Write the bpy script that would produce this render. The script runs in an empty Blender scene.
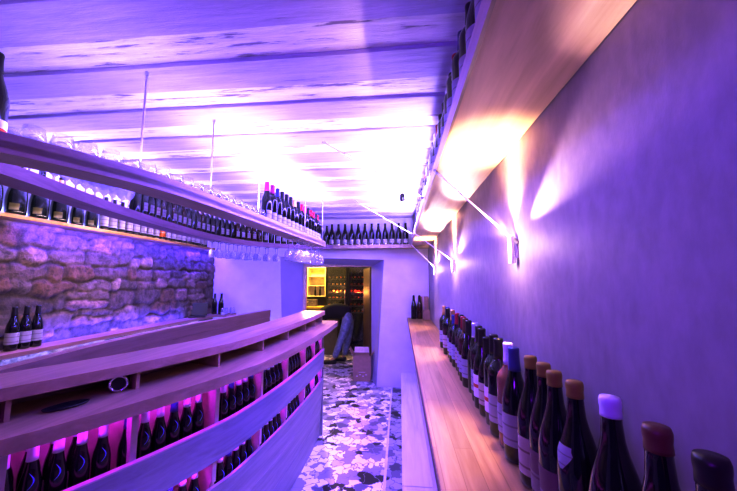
import bpy, bmesh, math, random
from mathutils import Vector, Matrix, noise
random.seed(7)
PI = math.pi
scene = bpy.context.scene
COL = scene.collection

# ------------------------------------------------------------------ helpers
def link(o):
    COL.objects.link(o); return o

def mesh_from(bm, name, mat, smooth=False):
    me = bpy.data.meshes.new(name)
    bmesh.ops.recalc_face_normals(bm, faces=bm.faces[:])
    bm.to_mesh(me); bm.free()
    if mat is not None: me.materials.append(mat)
    if smooth:
        for p in me.polygons: p.use_smooth = True
    return me

def obj(name, bm, mat, parent=None, smooth=False):
    o = bpy.data.objects.new(name, mesh_from(bm, name, mat, smooth))
    link(o)
    if parent is not None: o.parent = parent
    return o

def tag(o, label, cat, group=None, kind=None):
    o['label'] = label; o['category'] = cat
    if group: o['group'] = group
    if kind: o['kind'] = kind
    return o

def thing(name, label, cat, loc=(0, 0, 0), rz=0, group=None):
    o = bpy.data.objects.new(name, None); link(o)
    o.empty_display_size = .05
    o.location = loc; o.rotation_euler = (0, 0, rz)
    return tag(o, label, cat, group)

def struct(name, bm, mat, parent=None, smooth=False):
    o = obj(name, bm, mat, parent, smooth)
    if parent is None: o['kind'] = 'structure'
    return o

def box(bm, x0, x1, y0, y1, z0, z1, bevel=0):
    r = bmesh.ops.create_cube(bm, size=1)
    vs = r['verts']
    for v in vs:
        v.co = Vector((x0 + (v.co.x + .5) * (x1 - x0), y0 + (v.co.y + .5) * (y1 - y0), z0 + (v.co.z + .5) * (z1 - z0)))
    if bevel:
        es = set(e for v in vs for e in v.link_edges)
        bmesh.ops.bevel(bm, geom=list(es), offset=bevel, segments=2, affect='EDGES', profile=.5)
    return bm

def B(*a, **k):
    bm = bmesh.new(); box(bm, *a, **k); return bm

def tube(bm, p0, p1, r, seg=10, r1=None):
    p0 = Vector(p0); p1 = Vector(p1); d = p1 - p0
    q = d.to_track_quat('Z', 'Y').to_matrix().to_4x4()
    m = Matrix.Translation((p0 + p1) / 2) @ q
    bmesh.ops.create_cone(bm, cap_ends=True, segments=seg, radius1=r, radius2=(r if r1 is None else r1), depth=d.length, matrix=m)
    return bm

def polytube(bm, pts, r, seg=8):
    for a, b in zip(pts[:-1], pts[1:]): tube(bm, a, b, r, seg)
    return bm

def lathe(bm, prof, seg=24, a0=0, a1=2 * PI, close=True):
    full = abs(a1 - a0 - 2 * PI) < 1e-6
    n = seg if full else seg + 1
    rings = []
    for (r, z) in prof:
        if r < 1e-6:
            rings.append([bm.verts.new((0, 0, z))]); continue
        rings.append([bm.verts.new((r * math.cos(a0 + (a1 - a0) * k / seg), r * math.sin(a0 + (a1 - a0) * k / seg), z)) for k in range(n)])
    for A, C in zip(rings[:-1], rings[1:]):
        m = seg
        for k in range(m):
            k2 = (k + 1) % n if full else k + 1
            if len(A) == 1 and len(C) == 1: continue
            if len(A) == 1: bm.faces.new((A[0], C[k], C[k2]))
            elif len(C) == 1: bm.faces.new((A[k], A[k2], C[0]))
            else: bm.faces.new((A[k], A[k2], C[k2], C[k]))
    return bm

def catmull(pts, step=8):
    out = []
    n = len(pts)
    for i in range(n - 1):
        p0 = Vector(pts[max(i - 1, 0)]); p1 = Vector(pts[i]); p2 = Vector(pts[i + 1]); p3 = Vector(pts[min(i + 2, n - 1)])
        for k in range(step):
            t = k / step
            out.append(.5 * ((2 * p1) + (-p0 + p2) * t + (2 * p0 - 5 * p1 + 4 * p2 - p3) * t * t + (-p0 + 3 * p1 - 3 * p2 + p3) * t ** 3))
    out.append(Vector(pts[-1]))
    return [Vector((v.x, v.y)) for v in out]

def normals(c):
    ns = []
    for i in range(len(c)):
        t = (c[min(i + 1, len(c) - 1)] - c[max(i - 1, 0)]).normalized()
        ns.append(Vector((-t.y, t.x)))
    return ns

def off(c, d):
    return [p + n * d for p, n in zip(c, normals(c))]

def clip(c, y0, y1):
    return [p for p in c if y0 <= p.y <= y1]

def at_y(c, y):
    for a, b in zip(c[:-1], c[1:]):
        if (a.y - y) * (b.y - y) <= 0 and a.y != b.y:
            t = (y - a.y) / (b.y - a.y); return a.x + (b.x - a.x) * t
    return c[0].x if y < c[0].y else c[-1].x

def strip(bm, front, back, z0, z1, z0b=None, z1b=None):
    """solid band between two plan curves"""
    z0b = z0 if z0b is None else z0b; z1b = z1 if z1b is None else z1b
    R = []
    for f, b in zip(front, back):
        R.append([bm.verts.new((f.x, f.y, z0)), bm.verts.new((f.x, f.y, z1)), bm.verts.new((b.x, b.y, z1b)), bm.verts.new((b.x, b.y, z0b))])
    for a, c in zip(R[:-1], R[1:]):
        for k in range(4):
            bm.faces.new((a[k], a[(k + 1) % 4], c[(k + 1) % 4], c[k]))
    bm.faces.new(R[0]); bm.faces.new(R[-1][::-1])
    return bm

# ------------------------------------------------------------------ materials
MATS = {}
def newmat(name):
    m = bpy.data.materials.new(name); m.use_nodes = True
    nt = m.node_tree; b = nt.nodes['Principled BSDF']
    return m, nt, b

def N(nt, t, **k):
    n = nt.nodes.new(t)
    for a, v in k.items():
        if a in n.inputs.keys() if hasattr(n.inputs, 'keys') else False: n.inputs[a].default_value = v
        else: setattr(n, a, v)
    return n

def ramp(nt, stops, interp='LINEAR'):
    r = nt.nodes.new('ShaderNodeValToRGB'); cr = r.color_ramp; cr.interpolation = interp
    while len(cr.elements) < len(stops): cr.elements.new(.5)
    for e, (p, c) in zip(cr.elements, stops):
        e.position = p; e.color = (*c, 1)
    return r

def plain(name, col, rough=.5, metal=0, noise_amt=.12, scale=14, bump=0, spec=.5, coat=0):
    m, nt, b = newmat(name)
    tc = N(nt, 'ShaderNodeTexCoord')
    nz = N(nt, 'ShaderNodeTexNoise'); nz.inputs['Scale'].default_value = scale; nz.inputs['Detail'].default_value = 5
    nt.links.new(tc.outputs['Object'], nz.inputs['Vector'])
    lo = tuple(c * (1 - noise_amt) for c in col); hi = tuple(min(1, c * (1 + noise_amt)) for c in col)
    r = ramp(nt, [(.3, lo), (.7, hi)])
    nt.links.new(nz.outputs['Fac'], r.inputs['Fac']); nt.links.new(r.outputs['Color'], b.inputs['Base Color'])
    b.inputs['Roughness'].default_value = rough; b.inputs['Metallic'].default_value = metal
    b.inputs['Specular IOR Level'].default_value = spec
    b.inputs['Coat Weight'].default_value = coat
    if bump:
        bp = N(nt, 'ShaderNodeBump'); bp.inputs['Strength'].default_value = bump; bp.inputs['Distance'].default_value = .01
        nt.links.new(nz.outputs['Fac'], bp.inputs['Height']); nt.links.new(bp.outputs['Normal'], b.inputs['Normal'])
    return m

def wood(name, c0, c1, rough=.4, stretch=(14, 1.1, 14), staves=0, knots=True):
    m, nt, b = newmat(name)
    tc = N(nt, 'ShaderNodeTexCoord'); mp = N(nt, 'ShaderNodeMapping'); mp.inputs['Scale'].default_value = stretch
    nt.links.new(tc.outputs['Object'], mp.inputs['Vector'])
    nz = N(nt, 'ShaderNodeTexNoise'); nz.inputs['Scale'].default_value = 1.6; nz.inputs['Detail'].default_value = 7; nz.inputs['Roughness'].default_value = .62
    nz.inputs['Distortion'].default_value = .6
    nt.links.new(mp.outputs['Vector'], nz.inputs['Vector'])
    mid = tuple((p + q) / 2 for p, q in zip(c0, c1))
    r = ramp(nt, [(.28, c0), (.5, mid), (.74, c1)])
    nt.links.new(nz.outputs['Fac'], r.inputs['Fac'])
    out = r.outputs['Color']
    if staves:
        br = N(nt, 'ShaderNodeTexBrick'); br.offset = .37; br.inputs['Scale'].default_value = 1
        br.inputs['Brick Width'].default_value = 1.1; br.inputs['Row Height'].default_value = staves
        br.inputs['Mortar Size'].default_value = .0008; br.inputs['Mortar Smooth'].default_value = .3
        br.inputs['Color1'].default_value = (.86, .86, .86, 1); br.inputs['Color2'].default_value = (1.08, 1.05, 1, 1); br.inputs['Mortar'].default_value = (.55, .5, .45, 1)
        sw = N(nt, 'ShaderNodeMapping'); sw.inputs['Rotation'].default_value = (0, 0, PI / 2)
        nt.links.new(tc.outputs['Object'], sw.inputs['Vector']); nt.links.new(sw.outputs['Vector'], br.inputs['Vector'])
        mx = N(nt, 'ShaderNodeMix', data_type='RGBA', blend_type='MULTIPLY'); mx.inputs[0].default_value = 1
        nt.links.new(out, mx.inputs[6]); nt.links.new(br.outputs['Color'], mx.inputs[7]); out = mx.outputs[2]
    if knots:
        vo = N(nt, 'ShaderNodeTexVoronoi'); vo.inputs['Scale'].default_value = 2.2
        k = N(nt, 'ShaderNodeMapping'); k.inputs['Scale'].default_value = (1.6, .7, 1.6)
        nt.links.new(tc.outputs['Object'], k.inputs['Vector']); nt.links.new(k.outputs['Vector'], vo.inputs['Vector'])
        kr = ramp(nt, [(.0, (.55, .42, .35)), (.05, (1, 1, 1))])
        nt.links.new(vo.outputs['Distance'], kr.inputs['Fac'])
        mx = N(nt, 'ShaderNodeMix', data_type='RGBA', blend_type='MULTIPLY'); mx.inputs[0].default_value = 1
        nt.links.new(out, mx.inputs[6]); nt.links.new(kr.outputs['Color'], mx.inputs[7]); out = mx.outputs[2]
    nt.links.new(out, b.inputs['Base Color'])
    b.inputs['Roughness'].default_value = rough
    bp = N(nt, 'ShaderNodeBump'); bp.inputs['Strength'].default_value = .15; bp.inputs['Distance'].default_value = .004
    nt.links.new(nz.outputs['Fac'], bp.inputs['Height']); nt.links.new(bp.outputs['Normal'], b.inputs['Normal'])
    return m

def emit(name, col, s):
    m, nt, b = newmat(name)
    b.inputs['Base Color'].default_value = (*col, 1)
    b.inputs['Emission Color'].default_value = (*col, 1); b.inputs['Emission Strength'].default_value = s
    return m

def concrete():
    m, nt, b = newmat('waxed_plaster')
    tc = N(nt, 'ShaderNodeTexCoord')
    n1 = N(nt, 'ShaderNodeTexNoise'); n1.inputs['Scale'].default_value = 2.6; n1.inputs['Detail'].default_value = 9; n1.inputs['Roughness'].default_value = .6
    n2 = N(nt, 'ShaderNodeTexNoise'); n2.inputs['Scale'].default_value = 22; n2.inputs['Detail'].default_value = 6
    mp = N(nt, 'ShaderNodeMapping'); mp.inputs['Scale'].default_value = (1, 1.5, .8)
    nt.links.new(tc.outputs['Object'], n1.inputs['Vector']); nt.links.new(tc.outputs['Object'], mp.inputs['Vector']); nt.links.new(mp.outputs['Vector'], n2.inputs['Vector'])
    r1 = ramp(nt, [(.3, (.35, .31, .31)), (.7, (.44, .39, .39))]); r2 = ramp(nt, [(.3, (.90, .90, .90)), (.7, (1.05, 1.05, 1.05))])
    nt.links.new(n1.outputs['Fac'], r1.inputs['Fac']); nt.links.new(n2.outputs['Fac'], r2.inputs['Fac'])
    mx = N(nt, 'ShaderNodeMix', data_type='RGBA', blend_type='MULTIPLY'); mx.inputs[0].default_value = 1
    nt.links.new(r1.outputs['Color'], mx.inputs[6]); nt.links.new(r2.outputs['Color'], mx.inputs[7])
    nt.links.new(mx.outputs[2], b.inputs['Base Color'])
    b.inputs['Roughness'].default_value = .55; b.inputs['Specular IOR Level'].default_value = .3
    bp = N(nt, 'ShaderNodeBump'); bp.inputs['Strength'].default_value = .12; bp.inputs['Distance'].default_value = .006
    nt.links.new(n2.outputs['Fac'], bp.inputs['Height']); nt.links.new(bp.outputs['Normal'], b.inputs['Normal'])
    return m

def mosaic(name, dark=1.0):
    m, nt, b = newmat(name)
    tc = N(nt, 'ShaderNodeTexCoord')
    nz = N(nt, 'ShaderNodeTexNoise'); nz.inputs['Scale'].default_value = 13; nz.inputs['Detail'].default_value = 2.5
    nt.links.new(tc.outputs['Object'], nz.inputs['Vector'])
    mx = N(nt, 'ShaderNodeMix', data_type='RGBA', blend_type='LINEAR_LIGHT'); mx.inputs[0].default_value = .085
    nt.links.new(tc.outputs['Object'], mx.inputs[6]); nt.links.new(nz.outputs['Color'], mx.inputs[7])
    v = N(nt, 'ShaderNodeTexVoronoi'); v.voronoi_dimensions = '2D'; v.inputs['Scale'].default_value = 12.5
    e = N(nt, 'ShaderNodeTexVoronoi'); e.voronoi_dimensions = '2D'; e.feature = 'DISTANCE_TO_EDGE'; e.inputs['Scale'].default_value = 12.5
    nt.links.new(mx.outputs[2], v.inputs['Vector']); nt.links.new(mx.outputs[2], e.inputs['Vector'])
    sep = N(nt, 'ShaderNodeSeparateColor'); nt.links.new(v.outputs['Color'], sep.inputs['Color'])
    k = dark
    r = ramp(nt, [(0, (.035 * k, .03 * k, .05 * k)), (.10, (.20 * k, .19 * k, .24 * k)), (.24, (.40 * k, .38 * k, .44 * k)), (.42, (.66 * k, .64 * k, .68 * k)), (.56, (.93 * k, .93 * k, .93 * k))], 'CONSTANT')
    nt.links.new(sep.outputs['Red'], r.inputs['Fac'])
    g = ramp(nt, [(.0, (0, 0, 0)), (.03, (0, 0, 0)), (.06, (1, 1, 1))])
    nt.links.new(e.outputs['Distance'], g.inputs['Fac'])
    m2 = N(nt, 'ShaderNodeMix', data_type='RGBA'); m2.inputs[6].default_value = (.32 * k, .30 * k, .36 * k, 1)
    nt.links.new(g.outputs['Color'], m2.inputs[0]); nt.links.new(r.outputs['Color'], m2.inputs[7])
    nt.links.new(m2.outputs[2], b.inputs['Base Color'])
    b.inputs['Roughness'].default_value = .35
    bp = N(nt, 'ShaderNodeBump'); bp.inputs['Strength'].default_value = .2; bp.inputs['Distance'].default_value = .003
    nt.links.new(g.outputs['Color'], bp.inputs['Height']); nt.links.new(bp.outputs['Normal'], b.inputs['Normal'])
    return m

def painted_beam(name, base, crack, lo=.31):
    m, nt, b = newmat(name)
    tc = N(nt, 'ShaderNodeTexCoord'); mp = N(nt, 'ShaderNodeMapping'); mp.inputs['Scale'].default_value = (1.3, 13, 13)
    nt.links.new(tc.outputs['Object'], mp.inputs['Vector'])
    nz = N(nt, 'ShaderNodeTexNoise'); nz.inputs['Scale'].default_value = 2.6; nz.inputs['Detail'].default_value = 9; nz.inputs['Roughness'].default_value = .66
    nt.links.new(mp.outputs['Vector'], nz.inputs['Vector'])
    r = ramp(nt, [(lo, crack), (lo + .07, tuple(c * .86 for c in base)), (.6, base)])
    nt.links.new(nz.outputs['Fac'], r.inputs['Fac']); nt.links.new(r.outputs['Color'], b.inputs['Base Color'])
    b.inputs['Roughness'].default_value = .7
    bp = N(nt, 'ShaderNodeBump'); bp.inputs['Strength'].default_value = .5; bp.inputs['Distance'].default_value = .01
    nt.links.new(nz.outputs['Fac'], bp.inputs['Height']); nt.links.new(bp.outputs['Normal'], b.inputs['Normal'])
    return m

def bottle_glass(name, col, rough=.09):
    m = plain(name, col, rough, 0, .1, 30, 0, .55, .6)
    return m

def clear_glass(name, tint=(.95, .95, 1), white=.10, base=0.0):
    m, nt, b = newmat(name)
    out = nt.nodes['Material Output']
    nt.nodes.remove(b)
    tr = N(nt, 'ShaderNodeBsdfTransparent'); tr.inputs['Color'].default_value = (*tint, 1)
    gl = N(nt, 'ShaderNodeBsdfGlossy'); gl.inputs['Roughness'].default_value = .06
    df = N(nt, 'ShaderNodeBsdfDiffuse'); df.inputs['Color'].default_value = (.9, .9, 1, 1)
    lw = N(nt, 'ShaderNodeLayerWeight'); lw.inputs['Blend'].default_value = .32
    rr = ramp(nt, [(0, (.05, .05, .05)), (1, (.5, .5, .5))]); nt.links.new(lw.outputs['Facing'], rr.inputs['Fac'])
    m1 = N(nt, 'ShaderNodeMixShader'); m2 = N(nt, 'ShaderNodeMixShader')
    nt.links.new(rr.outputs['Color'], m1.inputs[0]); nt.links.new(tr.outputs[0], m1.inputs[1]); nt.links.new(gl.outputs[0], m1.inputs[2])
    nz = N(nt, 'ShaderNodeTexNoise'); nz.inputs['Scale'].default_value = 40
    r2 = ramp(nt, [(.4, (white * .5,) * 3), (.65, (white * 1.6,) * 3)]); nt.links.new(nz.outputs['Fac'], r2.inputs['Fac'])
    g = N(nt, 'ShaderNodeTexCoord'); sz = N(nt, 'ShaderNodeSeparateXYZ'); nt.links.new(g.outputs['Generated'], sz.inputs['Vector'])
    zr = ramp(nt, [(.0, (base,) * 3), (.42, (0, 0, 0))]); nt.links.new(sz.outputs['Z'], zr.inputs['Fac'])
    ad = N(nt, 'ShaderNodeMath', operation='ADD'); ad.use_clamp = True; nt.links.new(r2.outputs['Color'], ad.inputs[0]); nt.links.new(zr.outputs['Color'], ad.inputs[1])
    nt.links.new(ad.outputs[0], m2.inputs[0]); nt.links.new(m1.outputs[0], m2.inputs[1]); nt.links.new(df.outputs[0], m2.inputs[2])
    nt.links.new(m2.outputs[0], out.inputs['Surface'])
    return m

def paper(name, base, stripe, mode=0):
    """label paper: soft printed bands, no lettering"""
    m, nt, b = newmat(name)
    tc = N(nt, 'ShaderNodeTexCoord'); sx = N(nt, 'ShaderNodeSeparateXYZ'); nt.links.new(tc.outputs['Generated'], sx.inputs['Vector'])
    if mode == 0: st = [(0, base), (.18, stripe), (.24, base), (.6, stripe), (.66, base), (.9, base)]
    elif mode == 1: st = [(0, stripe), (.34, base), (.4, stripe), (.46, base), (.9, base)]
    else: st = [(0, base), (.42, stripe), (.58, base), (.98, base)]
    r = ramp(nt, st, 'CONSTANT'); nt.links.new(sx.outputs['Z'], r.inputs['Fac'])
    nt.links.new(r.outputs['Color'], b.inputs['Base Color']); b.inputs['Roughness'].default_value = .6
    return m

M = {}
M['counter'] = wood('oiled_oak_counter', (.33, .21, .075), (.52, .37, .15), .38, (16, 1.0, 16), .055)
M['shelfwood'] = wood('pale_plywood', (.56, .41, .26), (.78, .61, .42), .5, (12, 1.0, 12), 0)
M['barwood'] = wood('bar_top_wood', (.36, .21, .12), (.58, .38, .23), .35, (13, 1.0, 13), 0)
M['barfront'] = wood('limed_board', (.30, .28, .31), (.46, .43, .47), .45, (10, 1.0, 22), 0, False)
M['rackwood'] = wood('rack_panel_wood', (.60, .45, .42), (.75, .6, .56), .5, (10, 1, 10), 0, False)
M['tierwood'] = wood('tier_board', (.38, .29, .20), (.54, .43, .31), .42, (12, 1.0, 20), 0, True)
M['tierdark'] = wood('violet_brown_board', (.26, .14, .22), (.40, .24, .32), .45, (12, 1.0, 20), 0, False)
M['darkwood'] = wood('back_counter_wood', (.30, .17, .14), (.45, .27, .22), .4, (10, 1.0, 16), 0, False)
M['bench'] = wood('whitewashed_plank', (.62, .58, .56), (.80, .77, .74), .5, (12, .9, 12), 0, False)
M['edge'] = plain('dark_edge', (.20, .11, .10), .5)
M['plaster'] = plain('white_plaster', (.80, .78, .80), .7, 0, .05, 5, .15)
M['beam'] = painted_beam('shade_lilac_joist', (.62, .57, .76), (.36, .3, .46))  # lilac puts the shade of the joist undersides into the colour
M['ceil'] = painted_beam('white_painted_boarding', (.90, .88, .90), (.30, .25, .36), .37)
M['concrete'] = concrete()
M['bounce_sink'] = plain('dark_bounce_sink', (.06, .04, .10), .7)  # dark colour given to the unseen front wall to cut bounced light
M['mosaic'] = mosaic('broken_marble_mosaic')
M['mosaic_shade'] = mosaic('bench_shade_mosaic', .5)  # darker copy of the floor, bench shade put into the colour
M['grout'] = plain('pale_joint', (.75, .73, .76), .6)
M['steel'] = plain('brushed_steel', (.7, .7, .72), .28, 1, .05)
M['white_metal'] = plain('white_lacquer', (.85, .85, .85), .35)
M['black'] = plain('black_plastic', (.012, .012, .015), .4)
M['chrome'] = plain('chrome', (.85, .85, .88), .12, 1, .03)
M['card'] = plain('cardboard', (.46, .30, .22), .8, 0, .08, 20)
M['carddark'] = plain('cardboard_print', (.70, .58, .55), .8)
M['clear'] = clear_glass('clear_glass', (.97, .97, 1), .10)
M['tumbler'] = clear_glass('sparkle_base_glass', (.98, .98, 1), .06, 1.0)  # whitened towards the base: sparkle of the lit glasses painted in
M['clear2'] = clear_glass('clear_glass_bright', (.96, .96, 1), .22)
M['pane'] = clear_glass('fridge_pane', (.9, .9, .9), .01)
G = {'green': bottle_glass('dark_green_glass', (.008, .014, .010)), 'black': bottle_glass('black_glass', (.006, .006, .009)),
     'amber': bottle_glass('amber_glass', (.05, .016, .008)), 'rose': bottle_glass('rose_glass', (.28, .11, .08)), 'olive': bottle_glass('olive_glass', (.02, .03, .01))}
CAP = {'white': plain('white_capsule', (.78, .76, .80), .4), 'black': plain('black_capsule', (.015, .013, .016), .35), 'red': plain('red_capsule', (.42, .02, .05), .35),
       'ochre': plain('ochre_wax', (.32, .23, .04), .5), 'blue': plain('blue_capsule', (.05, .06, .25), .35), 'brown': plain('brown_wax', (.16, .06, .035), .4),
       'gold': plain('gold_foil', (.70, .50, .18), .35, .6), 'magenta': plain('magenta_capsule', (.45, .03, .22), .35), 'silver': plain('silver_foil', (.72, .72, .76), .3, .7), 'orange': plain('orange_capsule', (.75, .16, .02), .35)}
LAB = {'white': paper('white_label', (.40, .38, .37), (.24, .21, .22), 0), 'cream': paper('cream_label', (.48, .42, .33), (.22, .14, .12), 0),
       'pink': paper('pink_label', (.20, .11, .13), (.28, .23, .22), 1), 'red': paper('red_seal_label', (.78, .74, .70), (.60, .10, .06), 2), 'orange': paper('orange_label', (.75, .20, .03), (.8, .5, .3), 2),
       'gold': paper('gold_label', (.17, .16, .04), (.30, .29, .14), 1), 'blue': paper('blue_glint', (.10, .16, .85), (.10, .16, .85), 2)}  # the blue entry is the glint painted on rack bottle shoulders

# ------------------------------------------------------------------ numbers of the place
EYE = 1.5
WALL_R = .41; WALL_L = -2.86; BACK = 4.68; FRONT = -1.6
JOIST = 2.405; SLAB = 2.4175
CT = .97          # right counter top

# ------------------------------------------------------------------ camera
cam = bpy.data.cameras.new('camera'); co = bpy.data.objects.new('camera', cam); link(co)
cam.sensor_fit = 'HORIZONTAL'; cam.sensor_width = 36; cam.lens = 320 / 737 * 36; cam.clip_start = .02
co.location = (0, 0, EYE); co.rotation_euler = (PI / 2 + math.radians(6.153), 0, math.radians(5.59))
scene.camera = co

# ------------------------------------------------------------------ room shell
FARY = 7.35
struct('floor', B(WALL_L - .1, WALL_R + .1, FRONT - .1, FARY + .1, -.06, 0), M['mosaic'])
struct('bench_shade_strip', B(-.118, -.001, FRONT, BACK - .001, 0, .004), M['mosaic_shade'])  # floor strip darkened to paint the shade beside the bench
struct('trim_2', B(-.140, -.120, FRONT, BACK - .001, 0, .0045), M['grout'])
struct('wall_right', B(WALL_R, WALL_R + .1, FRONT, BACK, 0, SLAB), M['concrete'])
struct('wall_front', B(WALL_L, WALL_R + .1, FRONT - .1, FRONT, 0, SLAB), M['bounce_sink'])
struct('ceiling', B(WALL_L - .1, WALL_R + .1, FRONT - .1, BACK + .0, SLAB, SLAB + .08), M['ceil'])

# ceiling joists, hand hewn, across the room
def joist(y, w, k):
    bm = bmesh.new()
    nx = 44; rows = []
    for i in range(nx + 1):
        x = WALL_L + (WALL_R - WALL_L) * i / nx
        a = noise.noise((x * .9, k * 3.7, 0)) * .012; bq = noise.noise((x * .9, k * 3.7, 9)) * .014; dz = noise.noise((x * 1.4, k * 2.1, 4)) * .004
        fa = noise.noise((x * 6, k * 5.0, 2)) * .005; fb = noise.noise((x * 6, k * 5.0, 7)) * .005
        y0 = y + a + fa; y1 = y + w + bq + fb; zb = JOIST + dz + fa * .4
        rows.append([bm.verts.new((x, y0, SLAB)), bm.verts.new((x, y0, zb + .008)), bm.verts.new((x, y0 + .008, zb)),
                     bm.verts.new((x, y1 - .008, zb)), bm.verts.new((x, y1, zb + .008)), bm.verts.new((x, y1, SLAB))])
    for p, q in zip(rows[:-1], rows[1:]):
        for j in range(5): bm.faces.new((p[j], q[j], q[j + 1], p[j + 1]))
    bm.faces.new(rows[0]); bm.faces.new(rows[-1][::-1])
    o = struct('ceiling_beam', bm, M['beam'])
jy = -1.45; k = 0
for jy in [.84 + .335 * q for q in range(-7, 11)] + [4.475]:
    joist(jy, .19, k); k += 1

# left wall: plaster, with real rough stones
struct('wall_left', B(WALL_L - .1, WALL_L, FRONT, BACK, 0, SLAB), M['plaster'])

def stone_mat():
    m, nt, b = newmat('rubble_stone')
    at = N(nt, 'ShaderNodeVertexColor'); at.layer_name = 'stone'
    tc = N(nt, 'ShaderNodeTexCoord')
    nz = N(nt, 'ShaderNodeTexNoise'); nz.inputs['Scale'].default_value = 16; nz.inputs['Detail'].default_value = 9; nz.inputs['Roughness'].default_value = .7
    nt.links.new(tc.outputs['Object'], nz.inputs['Vector'])
    r = ramp(nt, [(.34, (.38, .36, .34)), (.5, (.9, .88, .86)), (.68, (1.35, 1.32, 1.28))]); nt.links.new(nz.outputs['Fac'], r.inputs['Fac'])
    mx = N(nt, 'ShaderNodeMix', data_type='RGBA', blend_type='MULTIPLY'); mx.inputs[0].default_value = 1
    nt.links.new(at.outputs['Color'], mx.inputs[6]); nt.links.new(r.outputs['Color'], mx.inputs[7]); nt.links.new(mx.outputs[2], b.inputs['Base Color'])
    b.inputs['Roughness'].default_value = .85
    bp = N(nt, 'ShaderNodeBump'); bp.inputs['Strength'].default_value = 1.0; bp.inputs['Distance'].default_value = .02
    nt.links.new(nz.outputs['Fac'], bp.inputs['Height']); nt.links.new(bp.outputs['Normal'], b.inputs['Normal'])
    return m

def stone_wall():
    y0, y1, z0, z1 = -.2, BACK - .005, 0.75, 1.93
    seeds = []
    rnd = random.Random(3)
    z = z0 - .1; row = 0
    while z < z1 + .15:
        hgt = rnd.uniform(.09, .20); y = y0 - .3 + rnd.random() * .2
        while y < y1 + .3:
            w = rnd.choice([.12, .17, .22, .28, .36]) * rnd.uniform(.8, 1.2)
            sq = rnd.random()
            if sq < .3 and hgt > .13:
                seeds.append((y + w * .5, z + hgt * .25, rnd.random(), w, hgt * .5)); seeds.append((y + w * .5, z + hgt * .75, rnd.random(), w, hgt * .5))
            else:
                seeds.append((y + w * .5, z + hgt * .5 + rnd.uniform(-.015, .015), rnd.random(), w, hgt))
            y += w
        z += hgt; row += 1
    cell = {}
    for s in seeds: cell.setdefault((int(s[0] // .3), int(s[1] // .2)), []).append(s)
    bm = bmesh.new(); lay = bm.loops.layers.color.new('stone')
    ny = int((y1 - y0) / .016); nz_ = int((z1 - z0) / .014)
    cols = {}
    grid = []
    for i in range(ny + 1):
        line = []
        for j in range(nz_ + 1):
            y = y0 + (y1 - y0) * i / ny; z = z0 + (z1 - z0) * j / nz_
            wy = y + noise.noise((y * 6, z * 6, 1)) * .045; wz = z + noise.noise((y * 7, z * 7, 5)) * .038
            best = []
            ci, cj = int(wy // .3), int(wz // .2)
            for a in (-1, 0, 1):
                for c in (-1, 0, 1):
                    for s in cell.get((ci + a, cj + c), ()):
                        dx = abs(wy - s[0]) / (s[3] * .5); dz = abs(wz - s[1]) / (s[4] * .5)
                        best.append(((dx ** 4 + dz ** 4) ** (1 / 4), s))
            best.sort(key=lambda t: t[0])
            d1, s = best[0]
            edge = max(0, min(1, (1.06 - d1) / .35))
            bump = edge ** .6
            hgt = .006 + bump * (.014 + .022 * s[2]) + noise.noise((y * 14, z * 14, 3)) * .008 + noise.noise((y * 40, z * 40, 3)) * .003
            v = bm.verts.new((WALL_L + max(.002, hgt), y, z)); line.append(v)
            t = s[2]; t2 = (s[2] * 7.3) % 1
            stone = (.36 + .24 * t, .31 + .20 * t + .03 * t2, .25 + .15 * t)
            if t2 > .86: stone = (.46, .37, .24)
            mort = (.30, .25, .21)
            f = min(1, bump * 1.25)
            cols[v] = tuple(mort[q] * (1 - f) + stone[q] * f for q in range(3))
        grid.append(line)
    for i in range(ny):
        for j in range(nz_):
            f = bm.faces.new((grid[i][j], grid[i + 1][j], grid[i + 1][j + 1], grid[i][j + 1])); f.smooth = True
            for l in f.loops: l[lay] = (*cols[l.vert], 1)
    me = bpy.data.meshes.new('stone_wall'); bm.to_mesh(me); bm.free(); me.materials.append(stone_mat())
    me.validate()
    o = bpy.data.objects.new('wall_left_stone', me); link(o); o['kind'] = 'structure'
stone_wall()

# back wall with the splayed doorway
DY = 5.02                      # inner end of the opening
OT = [(-1.80, 1.848), (-.232, 1.792)]; OB = [(-1.70, 0), (-.345, 0)]
IT = [(-1.52, 1.752), (-.448, 1.715)]; IB = [(-1.50, 0), (-.448, 0)]
def back_wall():
    bm = bmesh.new()
    def V(x, y, z): return bm.verts.new((x, y, z))
    a = V(WALL_L - .1, BACK, 0); b = V(WALL_L - .1, BACK, SLAB); c = V(WALL_R + .1, BACK, SLAB); d = V(WALL_R + .1, BACK, 0)
    ol = V(OB[0][0], BACK, 0); otl = V(OT[0][0], BACK, OT[0][1]); otr = V(OT[1][0], BACK, OT[1][1]); orr = V(OB[1][0], BACK, 0)
    for q in ((a, ol, otl, b), (b, otl, otr, c), (c, otr, orr, d)): bm.faces.new(q)
    il = V(IB[0][0], DY, 0); itl = V(IT[0][0], DY, IT[0][1]); itr = V(IT[1][0], DY, IT[1][1]); ir = V(IB[1][0], DY, 0)
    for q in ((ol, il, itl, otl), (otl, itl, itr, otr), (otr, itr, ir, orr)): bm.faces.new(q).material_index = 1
    a2 = V(WALL_L - .1, DY, 0); b2 = V(WALL_L - .1, DY, SLAB); c2 = V(WALL_R + .1, DY, SLAB); d2 = V(WALL_R + .1, DY, 0)
    for q in ((a2, b2, itl, il), (b2, c2, itr, itl), (c2, d2, ir, itr)): bm.faces.new(q)
    for q in ((b, c, c2, b2), (a, b, b2, a2), (c, d, d2, c2)): bm.faces.new(q)
    return bm
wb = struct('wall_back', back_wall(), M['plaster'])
M['reveal'] = plain('shade_lilac_reveal', (.46, .42, .62), .7, 0, .05, 5, .1); wb.data.materials.append(M['reveal'])  # jamb shade put into the colour as a darker lilac
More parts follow.
